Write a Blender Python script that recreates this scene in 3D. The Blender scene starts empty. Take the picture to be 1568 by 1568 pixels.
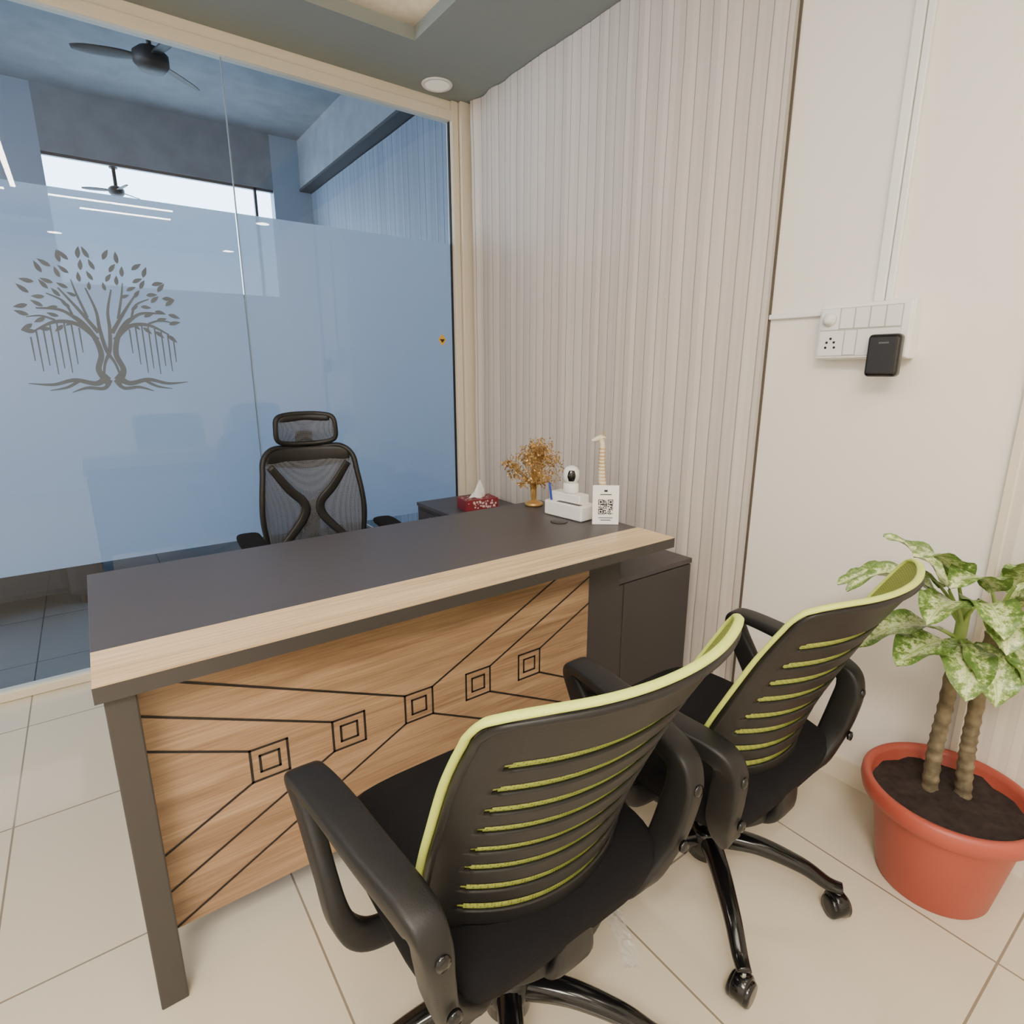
import bpy, bmesh, math, random
from mathutils import Vector, Matrix, noise
random.seed(3)
scene = bpy.context.scene
COL = scene.collection

def S(r, g, b):
    def f(c):
        c /= 255.0
        return c/12.92 if c <= 0.04045 else ((c+0.055)/1.055)**2.4
    return (f(r), f(g), f(b), 1.0)

# ---------------------------------------------------------------- materials
def M(name, col, rough=0.5, metal=0.0, bump=None, coat=0.0, var=None, emit=None, spec=None):
    m = bpy.data.materials.new(name); m.use_nodes = True
    nt = m.node_tree; N = nt.nodes; L = nt.links
    b = N['Principled BSDF']
    b.inputs['Base Color'].default_value = col
    b.inputs['Roughness'].default_value = rough
    b.inputs['Metallic'].default_value = metal
    b.inputs['Coat Weight'].default_value = coat
    if spec is not None: b.inputs['Specular IOR Level'].default_value = spec
    tc = N.new('ShaderNodeTexCoord')
    if var:
        n = N.new('ShaderNodeTexNoise'); n.inputs['Scale'].default_value = var[0]; n.inputs['Detail'].default_value = 4
        r = N.new('ShaderNodeValToRGB')
        a = var[1]
        r.color_ramp.elements[0].position = .3; r.color_ramp.elements[1].position = .7
        r.color_ramp.elements[0].color = (col[0]*(1-a), col[1]*(1-a), col[2]*(1-a), 1)
        r.color_ramp.elements[1].color = (min(1, col[0]*(1+a)), min(1, col[1]*(1+a)), min(1, col[2]*(1+a)), 1)
        L.new(tc.outputs['Object'], n.inputs['Vector']); L.new(n.outputs['Fac'], r.inputs['Fac'])
        L.new(r.outputs['Color'], b.inputs['Base Color'])
    if bump:
        n2 = N.new('ShaderNodeTexNoise'); n2.inputs['Scale'].default_value = bump[0]; n2.inputs['Detail'].default_value = 3
        bp = N.new('ShaderNodeBump'); bp.inputs['Strength'].default_value = bump[1]; bp.inputs['Distance'].default_value = 0.002
        L.new(tc.outputs['Object'], n2.inputs['Vector']); L.new(n2.outputs['Fac'], bp.inputs['Height'])
        L.new(bp.outputs['Normal'], b.inputs['Normal'])
    if emit:
        b.inputs['Emission Color'].default_value = emit[0]; b.inputs['Emission Strength'].default_value = emit[1]
    return m

def wood_mat(name, c1, c2, c3, scale=1.0, rough=0.4):
    m = M(name, c2, rough)
    nt = m.node_tree; N = nt.nodes; L = nt.links; b = N['Principled BSDF']
    tc = N.new('ShaderNodeTexCoord'); mp = N.new('ShaderNodeMapping')
    mp.inputs['Scale'].default_value = (1.0*scale, 16*scale, 17*scale)
    n = N.new('ShaderNodeTexNoise'); n.inputs['Scale'].default_value = 1.6; n.inputs['Detail'].default_value = 8
    n.inputs['Roughness'].default_value = .62; n.inputs['Distortion'].default_value = .6
    r = N.new('ShaderNodeValToRGB')
    e = r.color_ramp.elements
    e[0].position = .3; e[0].color = c1; e[1].position = .72; e[1].color = c3
    k = e.new(.5); k.color = c2
    mp2 = N.new('ShaderNodeMapping'); mp2.inputs['Scale'].default_value = (3*scale, 120*scale, 150*scale)
    n2 = N.new('ShaderNodeTexNoise'); n2.inputs['Scale'].default_value = 1.5; n2.inputs['Detail'].default_value = 3
    mx = N.new('ShaderNodeMix'); mx.data_type = 'RGBA'; mx.blend_type = 'MULTIPLY'; mx.inputs['Factor'].default_value = .5
    r2 = N.new('ShaderNodeValToRGB'); r2.color_ramp.elements[0].position = .35; r2.color_ramp.elements[0].color = (.55, .52, .48, 1)
    r2.color_ramp.elements[1].position = .6
    L.new(tc.outputs['Object'], mp.inputs['Vector']); L.new(mp.outputs['Vector'], n.inputs['Vector'])
    L.new(tc.outputs['Object'], mp2.inputs['Vector']); L.new(mp2.outputs['Vector'], n2.inputs['Vector'])
    L.new(n.outputs['Fac'], r.inputs['Fac']); L.new(n2.outputs['Fac'], r2.inputs['Fac'])
    L.new(r.outputs['Color'], mx.inputs['A']); L.new(r2.outputs['Color'], mx.inputs['B'])
    L.new(mx.outputs['Result'], b.inputs['Base Color'])
    return m

def tile_mat(name, c, grout, rough, ox, oy):
    m = M(name, c, rough)
    nt = m.node_tree; N = nt.nodes; L = nt.links; b = N['Principled BSDF']
    tc = N.new('ShaderNodeTexCoord'); mp = N.new('ShaderNodeMapping')
    mp.inputs['Location'].default_value = (-ox/.6, -oy/.6, 0); mp.inputs['Scale'].default_value = (1/.6, 1/.6, 1)
    br = N.new('ShaderNodeTexBrick'); br.offset = 0; br.squash = 1
    br.inputs['Scale'].default_value = 1; br.inputs['Brick Width'].default_value = 1; br.inputs['Row Height'].default_value = 1
    br.inputs['Mortar Size'].default_value = .0045; br.inputs['Mortar Smooth'].default_value = .2
    br.inputs['Color1'].default_value = c; br.inputs['Color2'].default_value = (c[0]*.97, c[1]*.97, c[2]*.96, 1)
    br.inputs['Mortar'].default_value = grout
    n = N.new('ShaderNodeTexNoise'); n.inputs['Scale'].default_value = 2.2; n.inputs['Detail'].default_value = 5
    r = N.new('ShaderNodeValToRGB'); r.color_ramp.elements[0].color = (.88, .87, .85, 1); r.color_ramp.elements[1].color = (1, 1, 1, 1)
    mx = N.new('ShaderNodeMix'); mx.data_type = 'RGBA'; mx.blend_type = 'MULTIPLY'; mx.inputs['Factor'].default_value = .6
    L.new(tc.outputs['Object'], mp.inputs['Vector']); L.new(mp.outputs['Vector'], br.inputs['Vector'])
    L.new(tc.outputs['Object'], n.inputs['Vector']); L.new(n.outputs['Fac'], r.inputs['Fac'])
    L.new(br.outputs['Color'], mx.inputs['A']); L.new(r.outputs['Color'], mx.inputs['B'])
    L.new(mx.outputs['Result'], b.inputs['Base Color'])
    return m

def stripe_mat(name, c, dark, period=.052, rough=.55, bumps=.2):
    m = M(name, c, rough)
    nt = m.node_tree; N = nt.nodes; L = nt.links; b = N['Principled BSDF']
    tc = N.new('ShaderNodeTexCoord'); sx = N.new('ShaderNodeSeparateXYZ')
    L.new(tc.outputs['Object'], sx.inputs[0])
    def mth(op, a, v=None):
        q = N.new('ShaderNodeMath'); q.operation = op
        L.new(a, q.inputs[0])
        if v is not None: q.inputs[1].default_value = v
        return q.outputs[0]
    d = mth('DIVIDE', sx.outputs['Y'], period)
    fr = mth('FRACT', d)
    ln = mth('LESS_THAN', fr, .07)
    d2 = mth('DIVIDE', sx.outputs['Y'], period/2.0)
    fl = mth('FLOOR', d2)
    wn = N.new('ShaderNodeTexWhiteNoise'); wn.noise_dimensions = '1D'; L.new(fl, wn.inputs['W'])
    r = N.new('ShaderNodeValToRGB')
    r.color_ramp.elements[0].color = (c[0]*.82, c[1]*.81, c[2]*.81, 1); r.color_ramp.elements[1].color = c
    L.new(wn.outputs['Value'], r.inputs['Fac'])
    mx = N.new('ShaderNodeMix'); mx.data_type = 'RGBA'
    L.new(ln, mx.inputs['Factor']); L.new(r.outputs['Color'], mx.inputs['A']); mx.inputs['B'].default_value = dark
    L.new(mx.outputs['Result'], b.inputs['Base Color'])
    mp = N.new('ShaderNodeMapping'); mp.inputs['Scale'].default_value = (1, 5, 2.6)
    n = N.new('ShaderNodeTexNoise'); n.inputs['Scale'].default_value = 2; n.inputs['Detail'].default_value = 4
    bp = N.new('ShaderNodeBump'); bp.inputs['Strength'].default_value = bumps; bp.inputs['Distance'].default_value = .01
    L.new(tc.outputs['Object'], mp.inputs['Vector']); L.new(mp.outputs['Vector'], n.inputs['Vector'])
    L.new(n.outputs['Fac'], bp.inputs['Height']); L.new(bp.outputs['Normal'], b.inputs['Normal'])
    return m

m_white = M('wall_paint_white', S(243, 237, 228), .6, bump=(60, .05))
m_cream = M('cream_paint', S(230, 220, 198), .6)
m_ceilgrey = M('ceiling_grey_paint', S(140, 147, 145), .75, bump=(80, .08))
m_ceilcream = M('tray_cream_texture', S(220, 209, 190), .8, bump=(35, .5), var=(25, .08))
m_floor = tile_mat('floor_tile', S(214, 204, 183), S(140, 128, 110), .045, .262, .17)
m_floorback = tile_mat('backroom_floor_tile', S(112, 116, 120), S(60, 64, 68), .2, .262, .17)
m_stripe = stripe_mat('striped_curtain', S(222, 212, 203), S(150, 139, 130))
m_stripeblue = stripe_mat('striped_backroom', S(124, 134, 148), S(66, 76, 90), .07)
m_frame = M('cream_aluminium', S(222, 212, 192), .4)
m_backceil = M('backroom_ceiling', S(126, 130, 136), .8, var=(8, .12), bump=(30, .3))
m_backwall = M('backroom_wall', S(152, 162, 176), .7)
m_dark = M('charcoal_laminate', S(72, 68, 70), .42, bump=(250, .08))
m_darkfront = M('charcoal_front', S(60, 56, 56), .5, bump=(250, .1))
m_metal = M('charcoal_metal', S(62, 58, 55), .5)
m_wood = wood_mat('walnut_panel', S(136, 106, 80), S(166, 133, 102), S(190, 158, 124))
m_woodlight = wood_mat('oak_strip', S(202, 170, 130), S(224, 195, 154), S(236, 211, 174), .8)
m_groove = M('black_groove', S(30, 25, 23), .6)
m_black = M('black_plastic', S(27, 26, 26), .45, bump=(400, .12), spec=.35)
m_blackgloss = M('black_gloss_nylon', S(16, 16, 17), .16)
m_fabric = M('black_fabric', S(18, 17, 19), .95, bump=(500, .6), spec=.2)
m_chrome = M('steel', S(160, 160, 160), .25, 1.0)
m_led = M('led_diffuser', (1, 1, 1, 1), .5, emit=((1.0, .92, .80, 1), 112))
m_cove = M('cove_fill_glow', (1, 1, 1, 1), .5, emit=((1.0, .88, .72, 1), 6))  # glow for the added cove strips
m_down = M('downlight_diffuser', S(240, 235, 225), .4, emit=((1, .93, .82, 1), .25))
m_downfill = M('downlight_fill', S(240, 235, 225), .4, emit=((1, .91, .79, 1), 85))  # emission for the added downlights out of view
m_pw = M('white_plastic', S(240, 238, 234), .3)
m_gold = M('gold_wire', S(186, 148, 86), .34, .5)
m_red = M('tissue_red', S(126, 38, 48), .5)
m_paper = M('white_paper', S(245, 243, 240), .7)
m_terra = M('terracotta_plastic', S(170, 78, 62), .45, var=(6, .06))
m_soil = M('potting_soil', S(42, 31, 28), .95, bump=(90, 1.0), var=(60, .5))
m_trunk = M('plant_trunk', S(112, 101, 78), .8, bump=(70, .8), var=(34, .45))
m_decal = M('decal_grey', S(98, 106, 116), .7, spec=.2)
m_yellow = M('yellow_sticker', S(225, 170, 40), .5)
m_blue = M('blue_plastic', S(30, 60, 170), .4)
m_sofa = M('dark_fabric', S(44, 48, 56), .8)

def mesh_dots_mat(name, c, hole, scale, alpha=0.0, transl=0.0):
    m = M(name, c, .6)
    nt = m.node_tree; N = nt.nodes; L = nt.links; b = N['Principled BSDF']
    tc = N.new('ShaderNodeTexCoord'); v = N.new('ShaderNodeTexVoronoi'); v.inputs['Scale'].default_value = scale
    v.inputs['Randomness'].default_value = .15
    r = N.new('ShaderNodeValToRGB'); r.color_ramp.elements[0].position = .22; r.color_ramp.elements[0].color = hole
    r.color_ramp.elements[1].position = .42; r.color_ramp.elements[1].color = c
    L.new(tc.outputs['Object'], v.inputs['Vector']); L.new(v.outputs['Distance'], r.inputs['Fac'])
    L.new(r.outputs['Color'], b.inputs['Base Color'])
    bp = N.new('ShaderNodeBump'); bp.inputs['Strength'].default_value = .5; bp.inputs['Distance'].default_value = .002
    L.new(v.outputs['Distance'], bp.inputs['Height']); L.new(bp.outputs['Normal'], b.inputs['Normal'])
    if alpha > 0: b.inputs['Alpha'].default_value = 1-alpha
    if transl > 0:
        t = N.new('ShaderNodeBsdfTranslucent'); L.new(r.outputs['Color'], t.inputs['Color'])
        mx = N.new('ShaderNodeMixShader'); mx.inputs[0].default_value = transl
        L.new(b.outputs[0], mx.inputs[1]); L.new(t.outputs[0], mx.inputs[2]); L.new(mx.outputs[0], N['Material Output'].inputs[0])
    return m
m_green = mesh_dots_mat('lime_mesh', S(212, 224, 112), S(146, 162, 58), 210, 0, .55)
m_lime = M('lime_piping', S(204, 218, 104), .6, bump=(500, .5))
m_bmesh = mesh_dots_mat('black_airmesh', S(78, 80, 86), S(24, 24, 28), 160, .18)

def glass_mat():
    m = bpy.data.materials.new('clear_glass'); m.use_nodes = True
    nt = m.node_tree; N = nt.nodes; L = nt.links
    N.remove(N['Principled BSDF']); out = N['Material Output']
    t = N.new('ShaderNodeBsdfTransparent'); t.inputs['Color'].default_value = (.80, .87, .94, 1)
    g = N.new('ShaderNodeBsdfGlossy'); g.inputs['Roughness'].default_value = 0.0
    f = N.new('ShaderNodeFresnel'); f.inputs['IOR'].default_value = 1.6
    mx = N.new('ShaderNodeMixShader')
    L.new(f.outputs[0], mx.inputs[0]); L.new(t.outputs[0], mx.inputs[1]); L.new(g.outputs[0], mx.inputs[2])
    L.new(mx.outputs[0], out.inputs[0]); return m
m_glass = glass_mat()
def film_mat():
    m = bpy.data.materials.new('frosted_film'); m.use_nodes = True
    nt = m.node_tree; N = nt.nodes; L = nt.links
    N.remove(N['Principled BSDF']); out = N['Material Output']
    d = N.new('ShaderNodeBsdfDiffuse'); d.inputs['Color'].default_value = S(160, 176, 202)  # bluish diffuse: tint of the daylight behind put into the film colour
    t = N.new('ShaderNodeBsdfTranslucent'); t.inputs['Color'].default_value = S(222, 231, 244)
    mx = N.new('ShaderNodeMixShader'); mx.inputs[0].default_value = .52
    tr = N.new('ShaderNodeBsdfTransparent'); tr.inputs['Color'].default_value = (.85, .92, 1, 1)
    mx2 = N.new('ShaderNodeMixShader'); mx2.inputs[0].default_value = .03
    L.new(d.outputs[0], mx.inputs[1]); L.new(t.outputs[0], mx.inputs[2])
    L.new(mx.outputs[0], mx2.inputs[1]); L.new(tr.outputs[0], mx2.inputs[2])
    L.new(mx2.outputs[0], out.inputs[0]); return m
m_film = film_mat()

def leaf_mat():
    m = M('dieffenbachia_leaf', S(90, 130, 50), .35)
    nt = m.node_tree; N = nt.nodes; L = nt.links; b = N['Principled BSDF']
    uv = N.new('ShaderNodeUVMap'); uv.uv_map = 'UVMap'
    sx = N.new('ShaderNodeSeparateXYZ'); L.new(uv.outputs[0], sx.inputs[0])
    a = N.new('ShaderNodeMath'); a.operation = 'SUBTRACT'; L.new(sx.outputs['X'], a.inputs[0]); a.inputs[1].default_value = .5
    ab = N.new('ShaderNodeMath'); ab.operation = 'ABSOLUTE'; L.new(a.outputs[0], ab.inputs[0])
    tc = N.new('ShaderNodeTexCoord')
    n = N.new('ShaderNodeTexNoise'); n.inputs['Scale'].default_value = 75; n.inputs['Detail'].default_value = 6
    n.inputs['Roughness'].default_value = .8
    L.new(tc.outputs['Object'], n.inputs['Vector'])
    mu = N.new('ShaderNodeMath'); mu.operation = 'MULTIPLY_ADD'; L.new(ab.outputs[0], mu.inputs[0])
    mu.inputs[1].default_value = -.42; L.new(n.outputs['Fac'], mu.inputs[2])
    r = N.new('ShaderNodeValToRGB'); e = r.color_ramp.elements
    e[0].position = .31; e[0].color = S(88, 118, 54); e[1].position = .47; e[1].color = S(210, 218, 164)
    k = e.new(.40); k.color = S(136, 162, 84)
    L.new(mu.outputs[0], r.inputs['Fac'])
    rib = N.new('ShaderNodeMath'); rib.operation = 'LESS_THAN'; L.new(ab.outputs[0], rib.inputs[0]); rib.inputs[1].default_value = .02
    mx = N.new('ShaderNodeMix'); mx.data_type = 'RGBA'; L.new(rib.outputs[0], mx.inputs['Factor'])
    L.new(r.outputs['Color'], mx.inputs['A']); mx.inputs['B'].default_value = S(170, 194, 110)
    L.new(mx.outputs['Result'], b.inputs['Base Color'])
    return m
m_leaf = leaf_mat()
m_leafstem = M('leaf_stem', S(150, 176, 94), .45)

# ---------------------------------------------------------------- geometry helpers
def obj(name, verts, faces, mat, parent=None, smooth=False, loc=(0, 0, 0)):
    me = bpy.data.meshes.new(name); me.from_pydata([tuple(v) for v in verts], [], faces); me.update()
    me.validate()
    o = bpy.data.objects.new(name, me); COL.objects.link(o)
    if mat:
        for mm in (mat if isinstance(mat, list) else [mat]): me.materials.append(mm)
    if smooth:
        for p in me.polygons: p.use_smooth = True
    o.location = loc
    if parent: o.parent = parent
    return o

def empty(name, loc=(0, 0, 0), rz=0):
    e = bpy.data.objects.new(name, None); COL.objects.link(e); e.location = loc; e.rotation_euler = (0, 0, rz)
    e.empty_display_size = .1
    return e

def box(name, x0, x1, y0, y1, z0, z1, mat, parent=None, bev=0.0, seg=2):
    bm = bmesh.new(); bmesh.ops.create_cube(bm, size=1)
    bmesh.ops.scale(bm, vec=(x1-x0, y1-y0, z1-z0), verts=bm.verts)
    bmesh.ops.translate(bm, vec=((x0+x1)/2, (y0+y1)/2, (z0+z1)/2), verts=bm.verts)
    if bev > 0: bmesh.ops.bevel(bm, geom=bm.edges[:], offset=bev, segments=seg, profile=.5, affect='EDGES')
    me = bpy.data.meshes.new(name); bm.to_mesh(me); bm.free()
    me.materials.append(mat)
    o = bpy.data.objects.new(name, me); COL.objects.link(o)
    if parent: o.parent = parent
    return o

def lathe(name, prof, mat, parent=None, n=48, loc=(0, 0, 0), smooth=True, axis=None):
    vs = []; fs = []
    for (r, z) in prof:
        for i in range(n):
            a = 2*math.pi*i/n; vs.append(Vector((r*math.cos(a), r*math.sin(a), z)))
    for j in range(len(prof)-1):
        for i in range(n):
            k = (i+1) % n; fs.append((j*n+i, j*n+k, (j+1)*n+k, (j+1)*n+i))
    fs.append(tuple(range(n))[::-1]); fs.append(tuple((len(prof)-1)*n+i for i in range(n)))
    if axis is not None:
        q = Vector((0, 0, 1)).rotation_difference(Vector(axis)); vs = [q @ v for v in vs]
    o = obj(name, vs, fs, mat, parent, False, loc)
    if smooth:
        for p in o.data.polygons: p.use_smooth = len(p.vertices) == 4
    return o

def catmull(pts, m):
    out = []
    n = len(pts)
    for i in range(n-1):
        p0 = pts[max(i-1, 0)]; p1 = pts[i]; p2 = pts[i+1]; p3 = pts[min(i+2, n-1)]
        for k in range(m):
            t = k/m
            out.append(tuple(.5*((2*b)+(-a+c)*t+(2*a-5*b+4*c-d)*t*t+(-a+3*b-3*c+d)*t**3) for a, b, c, d in zip(p0, p1, p2, p3)))
    out.append(tuple(pts[-1])); return out

def sweep_data(pts, sizes, ref=(1, 0, 0), m=6, n=12, power=2.0, closed=False):
    comb = [tuple(p)+tuple(s) for p, s in zip(pts, sizes)]
    if closed:
        comb2 = [comb[-1]]+comb+[comb[0], comb[1]]
        c = catmull(comb2, m); c = c[m:-(m)-0]
        c = c[:len(comb)*m]
    else:
        c = catmull(comb, m)
    ref = Vector(ref); V = []; F = []
    K = len(c)
    for i in range(K):
        P = Vector(c[i][:3])
        if closed: T = Vector(c[(i+1) % K][:3])-Vector(c[(i-1) % K][:3])
        else: T = Vector(c[min(i+1, K-1)][:3])-Vector(c[max(i-1, 0)][:3])
        T.normalize()
        s = ref-T*ref.dot(T)
        if s.length < 1e-4: s = T.orthogonal()
        s.normalize(); nn = T.cross(s)
        w, h = c[i][3]/2, c[i][4]/2
        for k in range(n):
            a = 2*math.pi*k/n; ca, sa = math.cos(a), math.sin(a)
            e = 2/power
            V.append(P+s*(w*math.copysign(abs(ca)**e, ca))+nn*(h*math.copysign(abs(sa)**e, sa)))
    R = K if closed else K-1
    for i in range(R):
        j = (i+1) % K
        for k in range(n):
            l = (k+1) % n; F.append((i*n+k, i*n+l, j*n+l, j*n+k))
    if not closed:
        F.append(tuple(range(n))[::-1]); F.append(tuple((K-1)*n+k for k in range(n)))
    return V, F

def sweep(name, pts, sizes, mat, parent=None, ref=(1, 0, 0), m=6, n=12, power=2.0, closed=False):
    if not isinstance(sizes, list): sizes = [sizes]*len(pts)
    V, F = sweep_data(pts, sizes, ref, m, n, power, closed)
    return obj(name, V, F, mat, parent, True)

def interp(tab, z):
    if z <= tab[0][0]: return tab[0][1]
    for i in range(len(tab)-1):
        (a, b), (c, d) = tab[i], tab[i+1]
        if z <= c:
            p = tab[max(i-1, 0)]; q = tab[min(i+2, len(tab)-1)]
            t = (z-a)/(c-a)
            mb = (d-p[1])/(c-p[0])*(c-a) if c != p[0] else 0
            md = (q[1]-b)/(q[0]-a)*(c-a) if q[0] != a else 0
            return (2*t**3-3*t*t+1)*b+(t**3-2*t*t+t)*mb+(-2*t**3+3*t*t)*d+(t**3-t*t)*md
    return tab[-1][1]

# ================================================================= ROOM SHELL
RX = 1.80; GY = 2.85; CH = 2.59; LX = -2.4; BY = -2.2; FY = 5.3
box('floor', LX-.15, RX+.15, BY-.15, GY, -.1, 0, m_floor)
box('floor_backroom', LX-2.5, RX+.15, GY, FY+.15, -.1, -.0002, m_floorback)
box('wall_right', RX, RX+.12, BY, FY, 0, 3.2, m_white)
box('wall_left', LX-.12, LX, BY, GY-.03, 0, 2.9, m_white)
box('wall_rear', LX, RX, BY-.12, BY, 0, 2.9, m_white)
TX0, TX1, TY0, TY1 = -1.6, 1.30, -1.5, 2.45
def ceiling():
    xs = [LX, TX0, TX1, RX]; ys = [BY, TY0, TY1, GY+.06]
    V = []; F = []
    for (zz) in (CH, CH+.05):
        for y in ys:
            for x in xs: V.append((x, y, zz))
    def idx(l, i, j): return l*16+j*4+i
    for l in (0, 1):
        for j in range(3):
            for i in range(3):
                if i == 1 and j == 1: continue
                f = (idx(l, i, j), idx(l, i+1, j), idx(l, i+1, j+1), idx(l, i, j+1))
                F.append(f if l else f[::-1])
    c = [(1, 1), (2, 1), (2, 2), (1, 2)]
    for a, b in zip(c, c[1:]+c[:1]):
        F.append((idx(0, *a), idx(0, *b), idx(1, *b), idx(1, *a)))
    c = [(0, 0), (3, 0), (3, 3), (0, 3)]
    for a, b in zip(c, c[1:]+c[:1]):
        F.append((idx(0, *a), idx(0, *b), idx(1, *b), idx(1, *a)))
    return obj('ceiling', V, F, m_ceilgrey)
ceiling()
box('ceiling_tray_panel', LX, RX, BY, GY+.04, 2.76, 2.80, m_ceilcream)
cv = empty('cove_fill_strips', (0, 0, CH+.052))  # hidden glowing strips added to brighten the tray panel
box('strip_right', TX1+.10, TX1+.115, TY0, TY1+.1, 0, .01, m_cove, cv)
box('strip_front', TX0, TX1+.1, TY1+.10, TY1+.115, 0, .01, m_cove, cv)
box('strip_left', TX0-.115, TX0-.10, TY0, TY1+.1, 0, .01, m_cove, cv)
box('strip_rear', TX0, TX1+.1, TY0-.115, TY0-.10, 0, .01, m_cove, cv)
box('wall_header_beam', LX-2.4, RX, GY+.03, GY+.14, CH-.02, 3.2, m_backceil)
box('baseboard_right', RX-.012, RX, .40, 1.07, 0, .075, m_cream)
box('trim_1', RX-.02, RX, .385, .40, 0, CH, m_frame)
pan = box('trim_2', RX-.012, RX, BY, .385, 0, CH, stripe_mat('striped_beige', S(232, 223, 210), S(216, 205, 190), .04))

def curtain(name, y0, y1, z0, z1, x, mat, amp=.004, seedp=0, base=.018, bigk=1.0):
    ny = int((y1-y0)/.0065); nz = 26; V = []; F = []
    for j in range(nz+1):
        z = z0+(z1-z0)*j/nz
        for i in range(ny+1):
            y = y0+(y1-y0)*i/ny
            f = (y/.052) % 1.0
            ridge = 0.0 if f > .1 else -.0018
            yy = y+.012*math.sin(z*1.7+y*3)
            big = max(0, min(1, (y-2.35)/.4))*bigk   # deeper folds by the glass corner
            d = amp*math.sin(yy*9+seedp)+amp*.6*math.sin(yy*4.3+1.3)+(amp*.3+.009*big)*math.sin(yy*34+z*.5)
            if bigk: d += .004*noise.noise(Vector((y*4, z*2.4, seedp)))+.0025*noise.noise(Vector((y*14, z*7, seedp)))
            V.append((x-base-d-ridge, y, z))
    for j in range(nz):
        for i in range(ny):
            a = j*(ny+1)+i; F.append((a, a+1, a+ny+2, a+ny+1))
    o = obj(name, V, F, mat, None, True); return o
curtain('striped_curtain', 1.075, 2.775, .02, CH-.002, RX, m_stripe)
box('curtain_edge_gap', RX-.006, RX-.001, 1.064, 1.071, .05, CH-.002, M('dark_gap', S(90, 80, 70), .8))  # dark strip paints the shade in the gap at the curtain edge
box('trim_3', RX-.07, RX-.001, GY-.05, GY+.03, 0, CH-.001, m_frame, bev=.003)

cd = empty('cable_conduit', (RX, .75, 0))
box('vertical_run_1', -.016, -.0005, -.014, .012, 1.462, CH-.002, m_pw, cd, .003)
box('vertical_run_2', -.012, -.0005, -.034, -.016, 1.462, CH-.002, m_pw, cd, .003)
box('horizontal_run', -.014, -.0005, .135, .315, 1.435, 1.450, m_pw, cd, .003)

# ================================================================= GLASS PARTITION
gp = empty('glass_partition', (0, GY, 0))
GX0 = -2.38; GXR = 1.69; JX = .635
def quad(name, x0, x1, z0, z1, y, mat, parent):
    return obj(name, [(x0, y, z0), (x1, y, z0), (x1, y, z1), (x0, y, z1)], [(0, 1, 2, 3)], mat, parent)
GT = 2.50
quad('pane_1', GX0, JX-.002, .035, GT, 0, m_glass, gp)
quad('pane_2', JX+.002, GXR, .035, GT, 0, m_glass, gp)
box('pane_joint', JX-.002, JX+.002, -.004, .006, .035, GT, M('joint_silicone', S(130, 145, 160), .4), gp)
quad('frosted_film_1', GX0, JX-.004, .50, 1.93, .008, m_film, gp)
quad('frosted_film_2', JX+.004, GXR, .50, 1.93, .008, m_film, gp)
box('frame_top', GX0, RX-.07, -.025, .03, GT, GT+.045, m_frame, gp, .003)
box('frame_head_infill', GX0, RX-.07, -.010, .03, GT+.045, CH, m_cream, gp)  # cream infill between the top frame and the ceiling
box('frame_bottom', GX0, RX-.07, -.025, .03, .001, .04, m_frame, gp, .003)
box('frame_right', GXR, RX-.072, -.03, .03, .001, CH-.001, m_frame, gp, .003)
box('frame_left', GX0-.018, GX0, -.03, .03, .001, CH-.001, m_frame, gp, .003)
box('gasket_right', GXR-.006, GXR, -.006, .01, .04, GT, m_groove, gp)

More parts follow.
